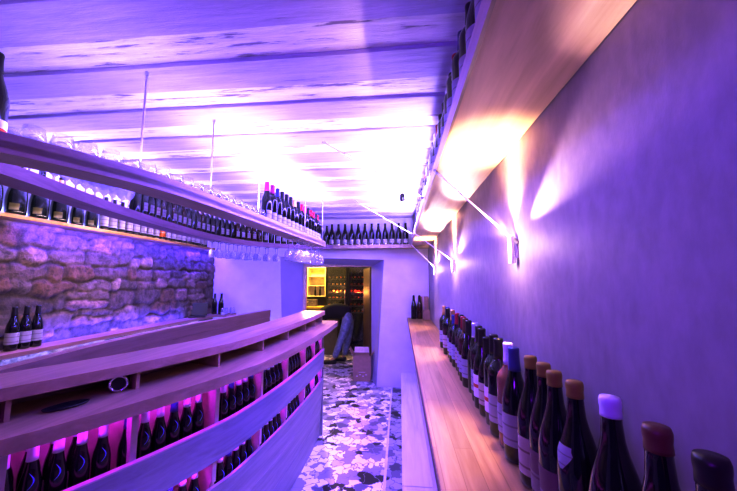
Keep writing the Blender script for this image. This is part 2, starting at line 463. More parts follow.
M['frame'] = plain('cream_door_frame', (.72, .62, .40), .5)
bm = bmesh.new(); box(bm, -1.53, -1.485, DY - .03, DY + .03, 0, 1.76); box(bm, -1.485, -.44, DY - .03, DY + .03, 1.705, 1.76)
struct('trim_3', bm, M['frame'])
# far room
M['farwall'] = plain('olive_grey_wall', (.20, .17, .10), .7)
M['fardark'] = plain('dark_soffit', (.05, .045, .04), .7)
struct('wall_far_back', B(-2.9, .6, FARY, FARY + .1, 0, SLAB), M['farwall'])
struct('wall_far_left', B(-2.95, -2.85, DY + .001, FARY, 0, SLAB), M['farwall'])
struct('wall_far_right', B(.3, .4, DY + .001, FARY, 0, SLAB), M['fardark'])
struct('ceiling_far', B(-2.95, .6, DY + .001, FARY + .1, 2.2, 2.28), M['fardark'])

# open door of the far room
M['brown'] = plain('dark_brown_door', (.10, .045, .02), .45, 0, .2, 5)
dr = bpy.data.objects.new('door_1', None); link(dr); dr['kind'] = 'structure'
dr.location = (-.452, DY + .04, 0); dr.rotation_euler = (0, 0, math.radians(103.5))
obj('door_leaf', B(0, .84, -.02, .02, .01, 1.70, bevel=.003), M['brown'], dr)
obj('door_edge', B(.840, .848, -.02, .02, .01, 1.70), M['frame'], dr)
bm = bmesh.new(); tube(bm, (.74, .02, .98), (.74, .065, .98), .010); tube(bm, (.755, .06, .98), (.63, .06, .98), .009); box(bm, .72, .76, .02, .026, .90, 1.06)
obj('door_handle', bm, M['chrome'], dr)

# ------------------------------------------------------------------ right side: plinth bench, counter, shelf
be = thing('long_bench', 'low whitewashed plank bench running along the right wall under the wooden counter', 'bench', (0, 0, 0))
for (a, b_) in ((FRONT + .05, -.10), (-.095, 2.185), (2.19, BACK - .003)):
    obj('bench_plank', B(0, .195, a, b_, .16, .205, bevel=.003), M['bench'], be)
obj('bench_base', B(.006, .195, FRONT + .05, BACK - .003, 0, .16), M['bench'], be)
rc = thing('side_counter', 'long narrow oak counter along the right wall carrying a row of bottles', 'counter', (0, 0, 0))
obj('counter_top', B(.098, WALL_R - .002, FRONT + .05, BACK - .003, CT - .04, CT, bevel=.003), M['counter'], rc)
obj('counter_edge', B(.0955, .098, FRONT + .05, BACK - .003, CT - .038, CT - .003), M['edge'], rc)
obj('counter_panel', B(.195, .215, FRONT + .05, BACK - .003, 0, CT - .04), M['bench'], rc)
hs = thing('high_wall_shelf', 'deep pale wood shelf high on the right wall with bottles standing on it', 'shelf', (0, 0, 0))
obj('shelf_board', B(.168, WALL_R - .002, FRONT + .05, BACK - .22, 1.975, 2.02), M['shelfwood'], hs)
obj('shelf_front_edge', B(.16, .168, FRONT + .05, BACK - .22, 1.973, 2.028), M['tierwood'], hs)

# ------------------------------------------------------------------ bottles
def prof(kind):
    if kind == 'burgundy':  # sloping shoulders
        return [(0, .006), (.012, .004), (.030, 0), (.036, .004), (.0372, .02), (.0372, .140), (.0362, .158), (.032, .180), (.0255, .202), (.0195, .222), (.0158, .240), (.0142, .262), (.0132, .285), (.0141, .287), (.0141, .296), (.012, .300), (0, .300)]
    if kind == 'bordeaux':
        return [(0, .006), (.012, .004), (.030, 0), (.0355, .004), (.0365, .02), (.0370, .186), (.0358, .200), (.030, .214), (.021, .226), (.0155, .238), (.0142, .262), (.0132, .285), (.0141, .287), (.0141, .296), (.012, .300), (0, .300)]
    if kind == 'slim':
        return [(0, .006), (.012, .004), (.024, 0), (.0285, .004), (.0295, .02), (.0295, .150), (.0285, .168), (.0245, .190), (.019, .210), (.0150, .232), (.0136, .262), (.0130, .285), (.0145, .287), (.0145, .296), (.0125, .300), (0, .300)]
    if kind == 'magnum':
        return [(0, .01), (.02, .006), (.048, 0), (.0565, .006), (.059, .03), (.059, .115), (.0575, .145), (.053, .180), (.045, .216), (.035, .252), (.026, .288), (.0205, .325), (.0185, .362), (.0215, .364), (.0215, .378), (.018, .384), (0, .384)]
MESH = {}
def pm(key, fn):
    if key not in MESH: MESH[key] = fn()
    return MESH[key]
def body_mesh(kind, g, seg):
    def f():
        bm = bmesh.new(); lathe(bm, prof(kind), seg); return mesh_from(bm, 'bottle_glass', G[g], True)
    return pm(('b', kind, g, seg), f)
def cap_mesh(kind, c, seg, short):
    def f():
        P = prof(kind); top = P[-1][1]; z0 = top - (.027 if short else .062) * (1.25 if kind == 'magnum' else 1)
        def rad(z):
            for (r0, a), (r1, b2) in zip(P[4:-1], P[5:]):
                if a <= z <= b2 and b2 > a: return r0 + (r1 - r0) * (z - a) / (b2 - a)
            return P[-3][0]
        pr = [(rad(z0), z0)] + [(rad(z0) + .0012, z0)]
        for q in range(1, 5):
            z = z0 + (top - .004 - z0) * q / 4; pr.append((max(rad(z), P[-2][0] if q == 4 else 0) + (.0010 if short else .0009), z))
        pr += [(pr[-1][0] - .0015, top + .0015), (0, top + .002)]
        bm = bmesh.new(); lathe(bm, pr, seg); return mesh_from(bm, 'capsule', CAP[c], True)
    return pm(('c', kind, c, seg, short), f)
def lab_mesh(kind, l, seg, z0, z1, arc):
    def f():
        r = max(p[0] for p in prof(kind)) + .0007
        bm = bmesh.new(); lathe(bm, [(r, z0), (r, z1)], max(8, seg * 2 // 3), -arc / 2, arc / 2); return mesh_from(bm, 'paper_label', LAB[l], True)
    return pm(('l', kind, l, seg, z0, z1, arc), f)
def shoulder_glint_mesh(kind, l, seg):      # painted crescent: lamp glint on the sloping shoulder
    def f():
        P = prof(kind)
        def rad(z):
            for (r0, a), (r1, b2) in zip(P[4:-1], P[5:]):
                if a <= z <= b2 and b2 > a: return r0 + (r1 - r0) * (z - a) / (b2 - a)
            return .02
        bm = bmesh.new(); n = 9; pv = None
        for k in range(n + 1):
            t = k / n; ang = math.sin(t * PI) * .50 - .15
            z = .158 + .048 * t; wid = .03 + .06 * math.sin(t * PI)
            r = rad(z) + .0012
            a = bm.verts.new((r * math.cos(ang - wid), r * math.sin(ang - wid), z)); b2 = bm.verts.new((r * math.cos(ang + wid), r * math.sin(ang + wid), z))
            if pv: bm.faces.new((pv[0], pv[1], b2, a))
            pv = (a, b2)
        return mesh_from(bm, 'neck_label_or_glint', LAB[l], True)
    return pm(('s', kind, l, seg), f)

def shield_mesh(kind, l, seg):        # small pointed shoulder shield
    def f():
        P = prof(kind)
        def rad(z):
            for (r0, a), (r1, b2) in zip(P[4:-1], P[5:]):
                if a <= z <= b2 and b2 > a: return r0 + (r1 - r0) * (z - a) / (b2 - a)
            return .02
        bm = bmesh.new(); rows_ = []
        for k in range(7):
            t = k / 6; z = .150 + .040 * t; wid = .08 + .50 * min(1, t * 1.6) * (1 if t < .8 else .85); r = rad(z) + .0015
            rows_.append([bm.verts.new((r * math.cos(a_), r * math.sin(a_), z)) for a_ in [wid * (q / 4 - 1) for q in range(9)]])
        for a_, c_ in zip(rows_[:-1], rows_[1:]):
            for q in range(8): bm.faces.new((a_[q], a_[q + 1], c_[q + 1], c_[q]))
        return mesh_from(bm, 'neck_label_or_glint', LAB[l], True)
    return pm(('sh', kind, l, seg), f)

def bottle(kind, g, cap, lab, x, y, z, face, label, group, seg=16, s=1.0, short=False, lz=None, arc=2.6, crescent=None):
    o = bpy.data.objects.new('wine_bottle', body_mesh(kind, g, seg)); link(o)
    o.location = (x, y, z); o.rotation_euler = (0, 0, face); o.scale = (s, s, s)
    tag(o, label, 'bottle', group)
    if cap:
        c = bpy.data.objects.new('capsule', cap_mesh(kind, cap, seg, short)); link(c); c.parent = o
    if lab:
        z0, z1 = lz or ((.045, .125) if kind != 'magnum' else (.06, .15))
        l = bpy.data.objects.new('paper_label', lab_mesh(kind, lab, seg, z0, z1, arc)); link(l); l.parent = o
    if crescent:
        l = bpy.data.objects.new('neck_label_or_glint', (shield_mesh if crescent == 'white' else shoulder_glint_mesh)(kind, crescent, seg)); link(l); l.parent = o
    return o

ORD = ['zeroth', 'first', 'second', 'third', 'fourth', 'fifth', 'sixth', 'seventh', 'eighth', 'ninth', 'tenth', 'eleventh', 'twelfth', 'thirteenth', 'fourteenth', 'fifteenth', 'sixteenth', 'seventeenth', 'eighteenth', 'nineteenth', 'twentieth']
def nth(k):
    if k <= 20: return ORD[k]
    t = {2: 'twenty', 3: 'thirty', 4: 'forty'}
    return ('twentieth', 'thirtieth', 'fortieth')[k // 10 - 2] if k % 10 == 0 else t[k // 10] + '-' + ORD[k % 10]
CN = {'white': 'white-capped', 'black': 'black-capped', 'red': 'red-capped', 'ochre': 'ochre-wax-topped', 'blue': 'blue-capped', 'brown': 'brown-wax-topped', 'gold': 'gold-capped', 'magenta': 'magenta-capped', 'silver': 'silver-capped', 'orange': 'orange-capped'}

# row on the right counter, nearest first: y, profile, glass, cap, label, short wax cap
row = [(.423, 'burgundy', 'black', 'black', None, True), (.497, 'burgundy', 'black', 'brown', None, True), (.609, 'burgundy', 'black', 'white', 'pink', True), (.718, 'burgundy', 'black', 'ochre', 'pink', True),
       (.790, 'burgundy', 'black', 'ochre', 'pink', True), (.862, 'burgundy', 'black', 'ochre', 'pink', True), (.935, 'burgundy', 'black', 'ochre', 'cream', True), (1.050, 'burgundy', 'black', 'blue', 'white', False),
       (1.125, 'bordeaux', 'rose', 'white', 'white', False), (1.205, 'bordeaux', 'black', 'black', 'white', False), (1.285, 'bordeaux', 'green', 'black', 'red', False), (1.365, 'burgundy', 'black', 'black', 'cream', False),
       (1.440, 'burgundy', 'green', 'black', 'red', False), (1.515, 'bordeaux', 'black', 'black', 'white', False), (1.62, 'burgundy', 'olive', 'silver', None, False), (1.71, 'burgundy', 'black', 'black', 'white', False), (1.80, 'bordeaux', 'amber', 'brown', 'white', False),
       (1.89, 'bordeaux', 'black', 'red', 'white', False), (1.985, 'bordeaux', 'black', 'black', 'cream', False), (2.08, 'burgundy', 'green', 'red', 'white', False), (2.19, 'bordeaux', 'black', 'blue', 'white', False), (2.30, 'burgundy', 'olive', 'gold', 'white', False), (2.42, 'bordeaux', 'green', 'black', 'cream', False), (2.53, 'bordeaux', 'olive', 'blue', 'white', False), (2.64, 'bordeaux', 'green', 'gold', 'white', False)]
for i, (y, kind, g, cap, lab, short) in enumerate(row):
    s = (1.10 if i < 3 else 1.075) if i not in (11, 20) else 1.0
    where = 'nearest the camera' if i == 0 else nth(i + 1) + ' from the near end'
    gw = {'black': 'dark', 'green': 'dark green', 'amber': 'amber', 'rose': 'pale rose', 'olive': 'olive'}[g]
    if i == 3:
        bottle(kind, g, cap, lab, .352, y, CT, PI * 1.08, 'dark bottle with ochre wax top and white shoulder shield, fourth from the counter\'s near end', 'bottles along the right counter', 32, s, short, (.03, .10), 2.6, 'white')
    else:
        bottle(kind, g, cap, lab, .352 + random.uniform(-.008, .008), y, CT, PI * 1.12, '%s %s bottle on the right counter, %s' % (gw, CN[cap], where), 'bottles along the right counter', 32 if i < 14 else 20, s, short, ((.045, .128) if i > 6 else (.03, .115)) if lab else None)
# far corner of that counter: two bottles, a box and a small card stand
bottle('burgundy', 'black', 'black', None, .185, 4.52, CT, PI, 'left of two dark bottles standing in the far corner of the right counter', 'bottles in the far corner of the counter', 20, 1.06)
bottle('burgundy', 'amber', 'black', None, .265, 4.53, CT, PI, 'right of two dark bottles in the far counter corner, in front of a cardboard box', 'bottles in the far corner of the counter', 20, 1.06)
bx = thing('wine_box', 'upright brown cardboard wine box in the far corner of the right counter', 'box', (.32, 4.62, CT))
obj('box_body', B(-.07, .07, -.04, .04, 0, .30, bevel=.003), M['card'], bx); obj('box_tape', B(-.012, .012, -.0415, -.04, 0, .30), M['carddark'], bx)
sg = thing('menu_stand', 'small wooden card stand on the far end of the right counter', 'stand', (.345, 4.36, CT))
obj('stand_base', B(-.05, .05, -.03, .03, 0, .012, bevel=.002), M['counter'], sg)
bm = bmesh.new(); box(bm, -.045, .045, -.004, .004, 0, .13); bmesh.ops.rotate(bm, verts=bm.verts[:], matrix=Matrix.Rotation(.2, 3, 'X')); bmesh.ops.translate(bm, verts=bm.verts[:], vec=(0, 0, .01))
obj('stand_board', bm, M['card'], sg)

# bottles on the high right shelf, counted from the back wall
ys = [4.36 - .108 * q for q in range(37)]
for i, y in enumerate(ys):
    kd = random.choice(['burgundy', 'bordeaux', 'bordeaux']); cp = random.choice(['black', 'black', 'blue', 'red', 'black', 'silver'])
    bottle(kd, random.choice(['black', 'green']), cp, 'white', .214 + random.uniform(-.004, .004), y, 2.02, PI + random.uniform(-.5, .5),
           '%s bottle on the high right shelf, %s from the back wall' % (CN[cp], nth(i + 1)), 'bottles on the high right shelf', 16)

# ------------------------------------------------------------------ sconces, stays
M['bulb'] = emit('warm_lamp_glow', (1, .86, .62), 22)
def lamp(name, kind, energy, col, loc, rot=None, **k):
    L = bpy.data.lights.new(name, kind); L.energy = energy; L.color = col
    for a, v in k.items(): setattr(L, a, v)
    o = bpy.data.objects.new(name, L); link(o); o.location = loc
    if rot is not None: o.rotation_euler = rot
    return o
def aim(o, d):
    o.rotation_euler = Vector(d).to_track_quat('-Z', 'Y').to_euler()
for i, y in enumerate((1.16, 2.43, 3.70)):
    w = ('nearest', 'second', 'farthest')[i]
    sc = thing('wall_sconce', 'slim white wall light, %s along the right wall' % w, 'wall light', (WALL_R, y, 1.605), 0, 'slim lights on the right wall')
    obj('mounting_plate', B(-.010, 0, -.010, .010, -.03, .03, bevel=.002), M['white_metal'], sc)
    bm = bmesh.new(); lathe(bm, [(.007, .048), (.010, .048), (.011, .046), (.011, -.046), (.010, -.048), (.007, -.048), (.007, .048)], 20); bmesh.ops.translate(bm, verts=bm.verts[:], vec=(-.020, 0, 0))
    obj('lamp_tube', bm, M['white_metal'], sc, True)
    bm = bmesh.new(); tube(bm, (-.020, 0, .040), (-.020, 0, .045), .0069, 16); tube(bm, (-.020, 0, -.045), (-.020, 0, -.040), .0069, 16)
    obj('lamp_lens', bm, M['bulb'], sc)
    o = lamp('sconce_beam', 'SPOT', 60, (1, .86, .66), (WALL_R - .020, y, 1.652), spot_size=math.radians(34), spot_blend=1, shadow_soft_size=.006); aim(o, (.06, 0, 1))
    o = lamp('sconce_up', 'SPOT', 18, (1, .80, .48), (WALL_R - .045, y, 1.655), spot_size=math.radians(88), spot_blend=1, shadow_soft_size=.01); aim(o, (-.12, 0, 1))
    o = lamp('sconce_side', 'SPOT', 34, (1, .86, .80), (WALL_R - .045, y - .01, 1.655), spot_size=math.radians(32), spot_blend=1, shadow_soft_size=.006); aim(o, (.07, -1, .36))
    o = lamp('sconce_side_far', 'SPOT', 10, (1, .84, .74), (WALL_R - .035, y + .01, 1.655), spot_size=math.radians(30), spot_blend=.7, shadow_soft_size=.006); aim(o, (.10, 1, .34))
    lamp('sconce_glow', 'POINT', 1.5, (1, .86, .74), (WALL_R - .12, y, 1.62), shadow_soft_size=.02)
    o = lamp('counter_fill', 'SPOT', 12, (1, .76, .40), (WALL_R - .04, y, 1.545), spot_size=math.radians(66), spot_blend=.6, shadow_soft_size=.02); aim(o, (-.60, 0, -1))  # warm fill added for light the shelf bounces onto the counter
# stays: sconce foot to the shelf's front edge, and ceiling to shelf
def stay(p0, p1, label, group, r=.004):
    t = thing('support_rod', label, 'rod', p0, 0, group)
    d = Vector(p1) - Vector(p0)
    bm = bmesh.new(); tube(bm, (0, 0, 0), d, r, 10); obj('rod', bm, M['white_metal'], t, True)
    n = d.normalized()
    bm = bmesh.new(); tube(bm, (0, 0, 0), n * .02, r * 2, 10); obj('end_fitting', bm, M['steel'], t)
    bm = bmesh.new(); tube(bm, d - n * .02, d, r * 2, 10); obj('end_fitting', bm, M['steel'], t)
for i, (y0, y1) in enumerate(((1.16, 1.39), (2.43, 3.30), (3.70, 4.35))):
    stay((WALL_R - .001, y0 - .012, 1.625), (.155, y1, 1.98), 'thin metal stay from the %s wall light up to the high right shelf' % ('nearest', 'second', 'farthest')[i], 'stays under the right shelf')
for i, (p0, p1) in enumerate((((-.486, 1.946, 2.385), (.153, 1.99, 2.01)), ((-.50, 3.49, 2.385), (.153, 3.62, 2.01)))):
    stay(p0, p1, '%s thin white stay slanting from the ceiling down to the right shelf' % ('nearer', 'farther')[i], 'stays from the ceiling to the right shelf', .0045)
# small black spotlight
sp = thing('ceiling_spotlight', 'small black spotlight hanging from the ceiling near the right shelf', 'spotlight', (.03, 3.05, JOIST + .002))
bm = bmesh.new(); tube(bm, (0, 0, 0), (0, 0, -.02), .03, 16); tube(bm, (0, 0, -.02), (0, 0, -.10), .006, 8); obj('mount', bm, M['white_metal'], sp)
bm = bmesh.new(); tube(bm, (0, -.03, -.10), (0, .035, -.125), .024, 14); obj('lamp_head', bm, M['black'], sp)

# ------------------------------------------------------------------ bar
C = catmull([(-1.60, .18), (-1.36, .38), (-1.19, .58), (-1.045, .79), (-.945, .975), (-.842, 1.20), (-.745, 1.46), (-.692, 1.67), (-.645, 2.12), (-.622, 2.72), (-.626, 3.10), (-.632, 3.27)], 10)
BODY = clip(C, .2, 3.22)
bar = thing('curved_bar', 'long curved wooden bar counter with bottle racks built into its front', 'bar', (0, 0, 0))
# lower customer counter with a rounded tip
def slab_poly(front, back, z0, z1):
    bm = bmesh.new(); P = list(front) + list(reversed(back))
    bot = [bm.verts.new((p.x, p.y, z0)) for p in P]; top = [bm.verts.new((p.x, p.y, z1)) for p in P]
    n = len(P); f = len(front)
    for i in range(n):
        j = (i + 1) % n; bm.faces.new((bot[i], bot[j], top[j], top[i]))
    for i in range(f - 1):
        a, b_, c, d = i, i + 1, n - 2 - i, n - 1 - i
        bm.faces.new((top[a], top[b_], top[c], top[d])); bm.faces.new((bot[d], bot[c], bot[b_], bot[a]))
    return bm
def cap_end(front, back, rad):
    """extend two curves and round off the outer corner"""
    f = list(front); b = list(back)
    t = (f[-1] - f[-2]).normalized(); n = Vector((-t.y, t.x))
    base = f[-1].copy(); bb = b[-1].copy()
    for k in range(1, 7):
        a = k / 6 * PI / 2
        f.append(base + t * (math.sin(a) * rad) + n * ((1 - math.cos(a)) * rad)); b.append(bb + t * (math.sin(a) * rad))
    return f, b
f, b = cap_end(C, off(C, .36), .07)
obj('counter_top', slab_poly(f, b, 1.04, 1.083), M['barwood'], bar)
LF = off(C, .135); LB = off(C, .37)
f, b = cap_end(LF, LB, .05)
obj('ledge_top', slab_poly(f, b, 1.148, 1.185), M['barwood'], bar)
f, b = cap_end(off(C, .335), off(C, .36), .02)
obj('ledge_back', slab_poly(f, b, 1.083, 1.148), M['darkwood'], bar)
DIV = [.30, .58, .88, 1.17, 1.52, 1.89, 2.25, 2.60, 2.90, 3.19]
def frame_at(y):
    """point on the counter's front curve with body y, and inward normal"""
    bc = off(C, .125); ns = normals(C)
    i = min(range(len(bc)), key=lambda k: abs(bc[k].y - y)); return C[i], ns[i]
def plate(p, n, o0, o1, z0, z1, th, bev=0):
    t = Vector((n.y, -n.x)); bm = bmesh.new()
    vs = []
    for zz in (z0, z1):
        for (o, s) in ((o0, -1), (o1, -1), (o1, 1), (o0, 1)):
            q = p + n * o + t * (s * th / 2); vs.append(bm.verts.new((q.x, q.y, zz)))
    for q in ((0, 1, 2, 3), (7, 6, 5, 4), (0, 4, 5, 1), (1, 5, 6, 2), (2, 6, 7, 3), (3, 7, 4, 0)): bm.faces.new([vs[k] for k in q])
    return bm
for y in DIV[1:]:
    p, n = frame_at(y)
    obj('cubby_divider', plate(p, n, .148, .335, 1.083, 1.148, .012), M['barwood'], bar)
    obj('rack_divider', plate(p, n, .145, .37, .56, 1.04, .022), M['rackwood'], bar)
    obj('rack_divider', plate(p, n, .155, .37, .36, .56, .022), M['rackwood'], bar)
def band(o0, o1, z0, z1, ob0=None, ob1=None, y0=.2, y1=3.22):
    # top offsets o0,o1 ; bottom offsets ob0,ob1
    ob0 = o0 if ob0 is None else ob0; ob1 = o1 if ob1 is None else ob1
    bm = bmesh.new(); R = []
    A0 = off(C, ob0); A1 = off(C, o0); B1 = off(C, o1); B0 = off(C, ob1)
    idx = [i for i in range(len(C)) if y0 <= C[i].y <= y1]
    for i in idx:
        R.append([bm.verts.new((A0[i].x, A0[i].y, z0)), bm.verts.new((A1[i].x, A1[i].y, z1)), bm.verts.new((B1[i].x, B1[i].y, z1)), bm.verts.new((B0[i].x, B0[i].y, z0))])
    for a, c in zip(R[:-1], R[1:]):
        for q in range(4): bm.faces.new((a[q], a[(q + 1) % 4], c[(q + 1) % 4], c[q]))
    bm.faces.new(R[0]); bm.faces.new(R[-1][::-1])
    return bm
obj('front_rail', band(.122, .142, .66, .82, .128, .148), M['barfront'], bar)
obj('rail_cap', band(.120, .145, .82, .826), M['rackwood'], bar)
obj('base_board', band(.132, .150, .37, .545, .142, .160), M['barfront'], bar)
obj('base_board', band(.140, .160, .19, .372, .152, .172), M['barfront'], bar)
obj('base_board', band(.150, .172, .0, .192, .165, .185), M['barfront'], bar)
obj('rack_shelf', band(.150, .37, .69, .705), M['rackwood'], bar)
obj('rack_shelf', band(.160, .37, .36, .375), M['rackwood'], bar)
obj('rack_back', band(.36, .385, 0, 1.04), M['rackwood'], bar)
p, n = C[-1], normals(C)[-1]
p2 = Vector((C[-1].x, 3.235)); obj('end_panel', plate(p2, n, .135, .385, 0, 1.04, .02), M['barfront'], bar)
# tiny led tape under the counter and under the rail
M['ledpink'] = emit('pink_led_tape', (.75, .08, 1), 9); M['ledblue'] = emit('blue_led_tape', (.18, .16, 1), 9)
obj('led_tape', band(.335, .345, 1.032, 1.039), M['ledpink'], bar)
obj('led_tape', band(.335, .345, .675, .684), M['ledpink'], bar)

bayname = ['nearest', 'second', 'third', 'fourth', 'fifth', 'sixth', 'seventh', 'eighth', 'ninth']
for bi in range(1, len(DIV) - 1):
    ya, yb = DIV[bi], DIV[bi + 1]
    nb = 6 if yb - ya > .34 else 5
    if bi == 1: nb = 4
    for lev, zf in (('upper', .705), ('lower', .375)):
        if lev == 'lower' and bi < 2: continue
        for rowi, ofs in (('front', .195), ('back', .285)):
            if rowi == 'back' and (bi > 2 or lev == 'lower' or q == 0): continue
            for q in range(nb):
                if rowi == 'front' and lev == 'upper' and bi == 2 and q == 3: pass
                y = ya + (yb - ya) * (q + .5) / nb * .94 + .01
                p, n = frame_at(y)
                # interpolate more finely
                bc = off(C, ofs); x = at_y(bc, y)
                cap = 'white' if (bi <= 2 or (bi + q) % 3) else 'blue'
                lb = '%s dark bottle of the %s row in the bar\'s %s %s rack bay' % (nth(q + 1), rowi, bayname[bi - 1], lev)
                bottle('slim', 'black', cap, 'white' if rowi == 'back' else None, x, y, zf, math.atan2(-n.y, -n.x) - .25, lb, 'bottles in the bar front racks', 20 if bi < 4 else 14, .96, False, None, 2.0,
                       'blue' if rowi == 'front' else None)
# objects in the cubbies
p, n = frame_at(1.135)
rg = thing('round_tin', 'round dark tin with a silver rim lying on its side in the bar cubby', 'tin', (p.x + n.x * .185, p.y + n.y * .185, 1.083 + .031), math.atan2(-n.y, -n.x) - .5)
bm = bmesh.new(); tube(bm, (-.04, 0, 0), (.012, 0, 0), .031, 28); obj('tin_body', bm, M['black'], rg)
bm = bmesh.new(); lathe(bm, [(.022, 0), (.024, .004), (.029, .004), (.031, 0), (.029, -.003), (.024, -.003), (.022, 0)], 28); bmesh.ops.rotate(bm, verts=bm.verts[:], matrix=Matrix.Rotation(PI / 2, 3, 'Y')); bmesh.ops.translate(bm, verts=bm.verts[:], vec=(.013, 0, 0))
obj('tin_rim', bm, M['chrome'], rg, True)
p, n = frame_at(.99)
tr = thing('flat_tray', 'flat dark oval dish lying on the lower bar counter at the near end', 'dish', (p.x + n.x * .15, p.y + n.y * .15, 1.083), math.atan2(n.y, n.x))
bm = bmesh.new(); lathe(bm, [(0, .002), (.028, .001), (.036, .008), (.038, .009), (.036, .004), (.028, 0), (0, 0)], 28); bmesh.ops.scale(bm, verts=bm.verts[:], vec=(.8, 1.6, 1)); obj('dish', bm, M['black'], tr, True)

# ------------------------------------------------------------------ back counter, stone ledge and shelf
S = catmull([(-1.73, .85), (-1.80, 1.3), (-1.90, 1.9), (-1.93, 2.6), (-1.86, 3.5), (-1.765, 4.30)], 8)
bk = thing('back_counter', 'dark curved wooden back counter standing behind the bar', 'counter', (0, 0, 0))
bm = bmesh.new(); strip(bm, S, off(S, .075), 1.062, 1.092); obj('counter_top', bm, M['darkwood'], bk)
bm = bmesh.new(); strip(bm, off(S, .003), off(S, .07), 1.0, 1.062); obj('upper_panel', bm, M['darkwood'], bk)
bm = bmesh.new(); strip(bm, off(S, .009), off(S, .07), 0, .997); obj('lower_panel', bm, M['darkwood'], bk)
lg = thing('stone_wall_ledge', 'thin wooden ledge along the stone wall at counter height', 'ledge', (0, 0, 0))
obj('ledge_board', B(-2.80, -2.60, .4, BACK - .004, .978, 1.008, bevel=.003), M['darkwood'], lg)
obj('ledge_board_end', B(-2.60, -2.45, 4.38, BACK - .004, .978, 1.008, bevel=.003), M['darkwood'], lg)
ss = thing('stone_wall_shelf', 'narrow wooden shelf at the top of the stone wall holding bottles', 'shelf', (0, 0, 0))
obj('shelf_board', B(WALL_L + .001, -2.685, .4, BACK - .26, 1.932, 1.962, bevel=.002), M['counter'], ss)
# bottles on the ledge
for i, y in enumerate((2.05, 2.125, 2.20)):
    bottle('burgundy', 'black', 'black', 'white', -2.72, y, 1.008, -.6, '%s of three dark bottles with white labels on the ledge by the stone wall' % ('nearest', 'middle', 'farthest')[i], 'three bottles on the stone wall ledge', 20, 1.0)
for i, x in enumerate((-2.70, -2.60)):
    bottle('burgundy', 'black', 'black', None, x, 4.50, 1.008, -1, '%s of two dark bottles on the ledge in the back left corner' % ('left', 'right')[i], 'two bottles at the ledge corner', 20, .98)
lp = thing('laptop', 'small black laptop open on the ledge end beside two dark bottles', 'laptop', (-2.70, 4.12, 1.008), math.radians(25))
obj('keyboard_base', B(-.10, .10, -.09, .09, 0, .014, bevel=.003), M['black'], lp)
bm = bmesh.new(); box(bm, -.10, .10, -.005, .005, 0, .17, bevel=.003); bmesh.ops.rotate(bm, verts=bm.verts[:], matrix=Matrix.Rotation(-.25, 3, 'X')); bmesh.ops.translate(bm, verts=bm.verts[:], vec=(0, .085, .012)); obj('screen_lid', bm, M['black'], lp)

# glasses -------------------------------------------------------------
def wine_glass_mesh(mat='clear', seg=16):
    def f():
        bm = bmesh.new()
        lathe(bm, [(0, .002), (.030, 0), (.032, .002), (.012, .006), (.0045, .012), (.0038, .05), (.0042, .082), (.012, .090), (.026, .104), (.034, .126), (.036, .145), (.033, .170), (.029, .190), (.0280, .190), (.0318, .170), (.0345, .145), (.0325, .127), (.025, .107), (.011, .094), (0, .091)], seg)
        return mesh_from(bm, 'wine_glass', M[mat], True)
    return pm(('wg', mat, seg), f)
def tumbler_mesh(seg=18):
    def f():
        bm = bmesh.new()
        lathe(bm, [(0, 0), (.022, 0), (.030, .012), (.036, .035), (.035, .06), (.0295, .092), (.0285, .092), (.0335, .06), (.0345, .036), (.029, .015), (.020, .006), (0, .006)], seg)
        return mesh_from(bm, 'stemless_glass', M['tumbler'], True)
    return pm(('tm', seg), f)
def glass(name, me, x, y, z, label, group, flip=False, s=1.0):
    o = bpy.data.objects.new(name, me); link(o); o.location = (x, y, z); o.scale = (s, s, s)
    if flip: o.rotation_euler = (PI, 0, random.random() * 6)
    else: o.rotation_euler = (0, 0, random.random() * 6)
    tag(o, label, 'glass', group); return o
for i, (x, y) in enumerate(((-2.53, 4.50), (-2.48, 4.60), (-2.51, 4.41))):
    glass('stemless_glass', tumbler_mesh(), x, y, 1.008, '%s of three clear stemless glasses at the ledge end in the back left corner' % ('middle', 'farthest', 'nearest')[i], 'glasses on the ledge end')

# ------------------------------------------------------------------ hanging tiers above the bar
T2 = catmull([(-1.34, .30), (-1.20, .50), (-1.065, .70), (-.955, .93), (-.885, 1.18), (-.845, 1.70), (-.795, 2.55), (-.764, 3.10), (-.77, 3.27)], 10)
t2 = thing('upper_hanging_shelf', 'long curved wooden hanging shelf above the bar, upper tier with glasses and bottles', 'shelf', (0, 0, 0))
f, b = cap_end(T2, off(T2, .17), .06)
obj('shelf_board', slab_poly(f, b, 1.852, 1.872), M['tierwood'], t2)
f, b = cap_end(T2, off(T2, .018), .016)
obj('front_fascia', slab_poly(f, b, 1.838, 1.895), M['tierwood'], t2)
bm = bmesh.new()
for i in range(7):
    y = 2.62 + i * .10
    x = at_y(T2, min(y, 3.27)); tube(bm, (x - .16, y, 1.843), (x - .03, y, 1.843), .0035, 6)
obj('glass_rack', bm, M['steel'], t2)
L1 = catmull([(-1.55, .50), (-1.58, .86), (-1.66, 1.18), (-1.74, 1.47), (-1.87, 1.95), (-1.97, 2.55), (-2.03, 3.15), (-1.98, 3.65), (-1.80, 4.05), (-1.52, 4.32), (-1.22, 4.455), (-.95, 4.475)], 8)
t1 = thing('lower_hanging_shelf', 'lower tier of the curved hanging shelving behind the upper one, violet lit', 'shelf', (0, 0, 0))
LB1 = [Vector((max(q.x, WALL_L + .20), min(q.y, BACK - .005))) for q in off(L1, .185)]
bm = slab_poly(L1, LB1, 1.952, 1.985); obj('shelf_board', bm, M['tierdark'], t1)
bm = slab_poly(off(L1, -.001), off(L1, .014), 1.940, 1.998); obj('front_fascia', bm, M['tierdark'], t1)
bs = thing('back_wall_shelf', 'wooden shelf above the doorway on the back wall with a row of bottles', 'shelf', (0, 0, 0))
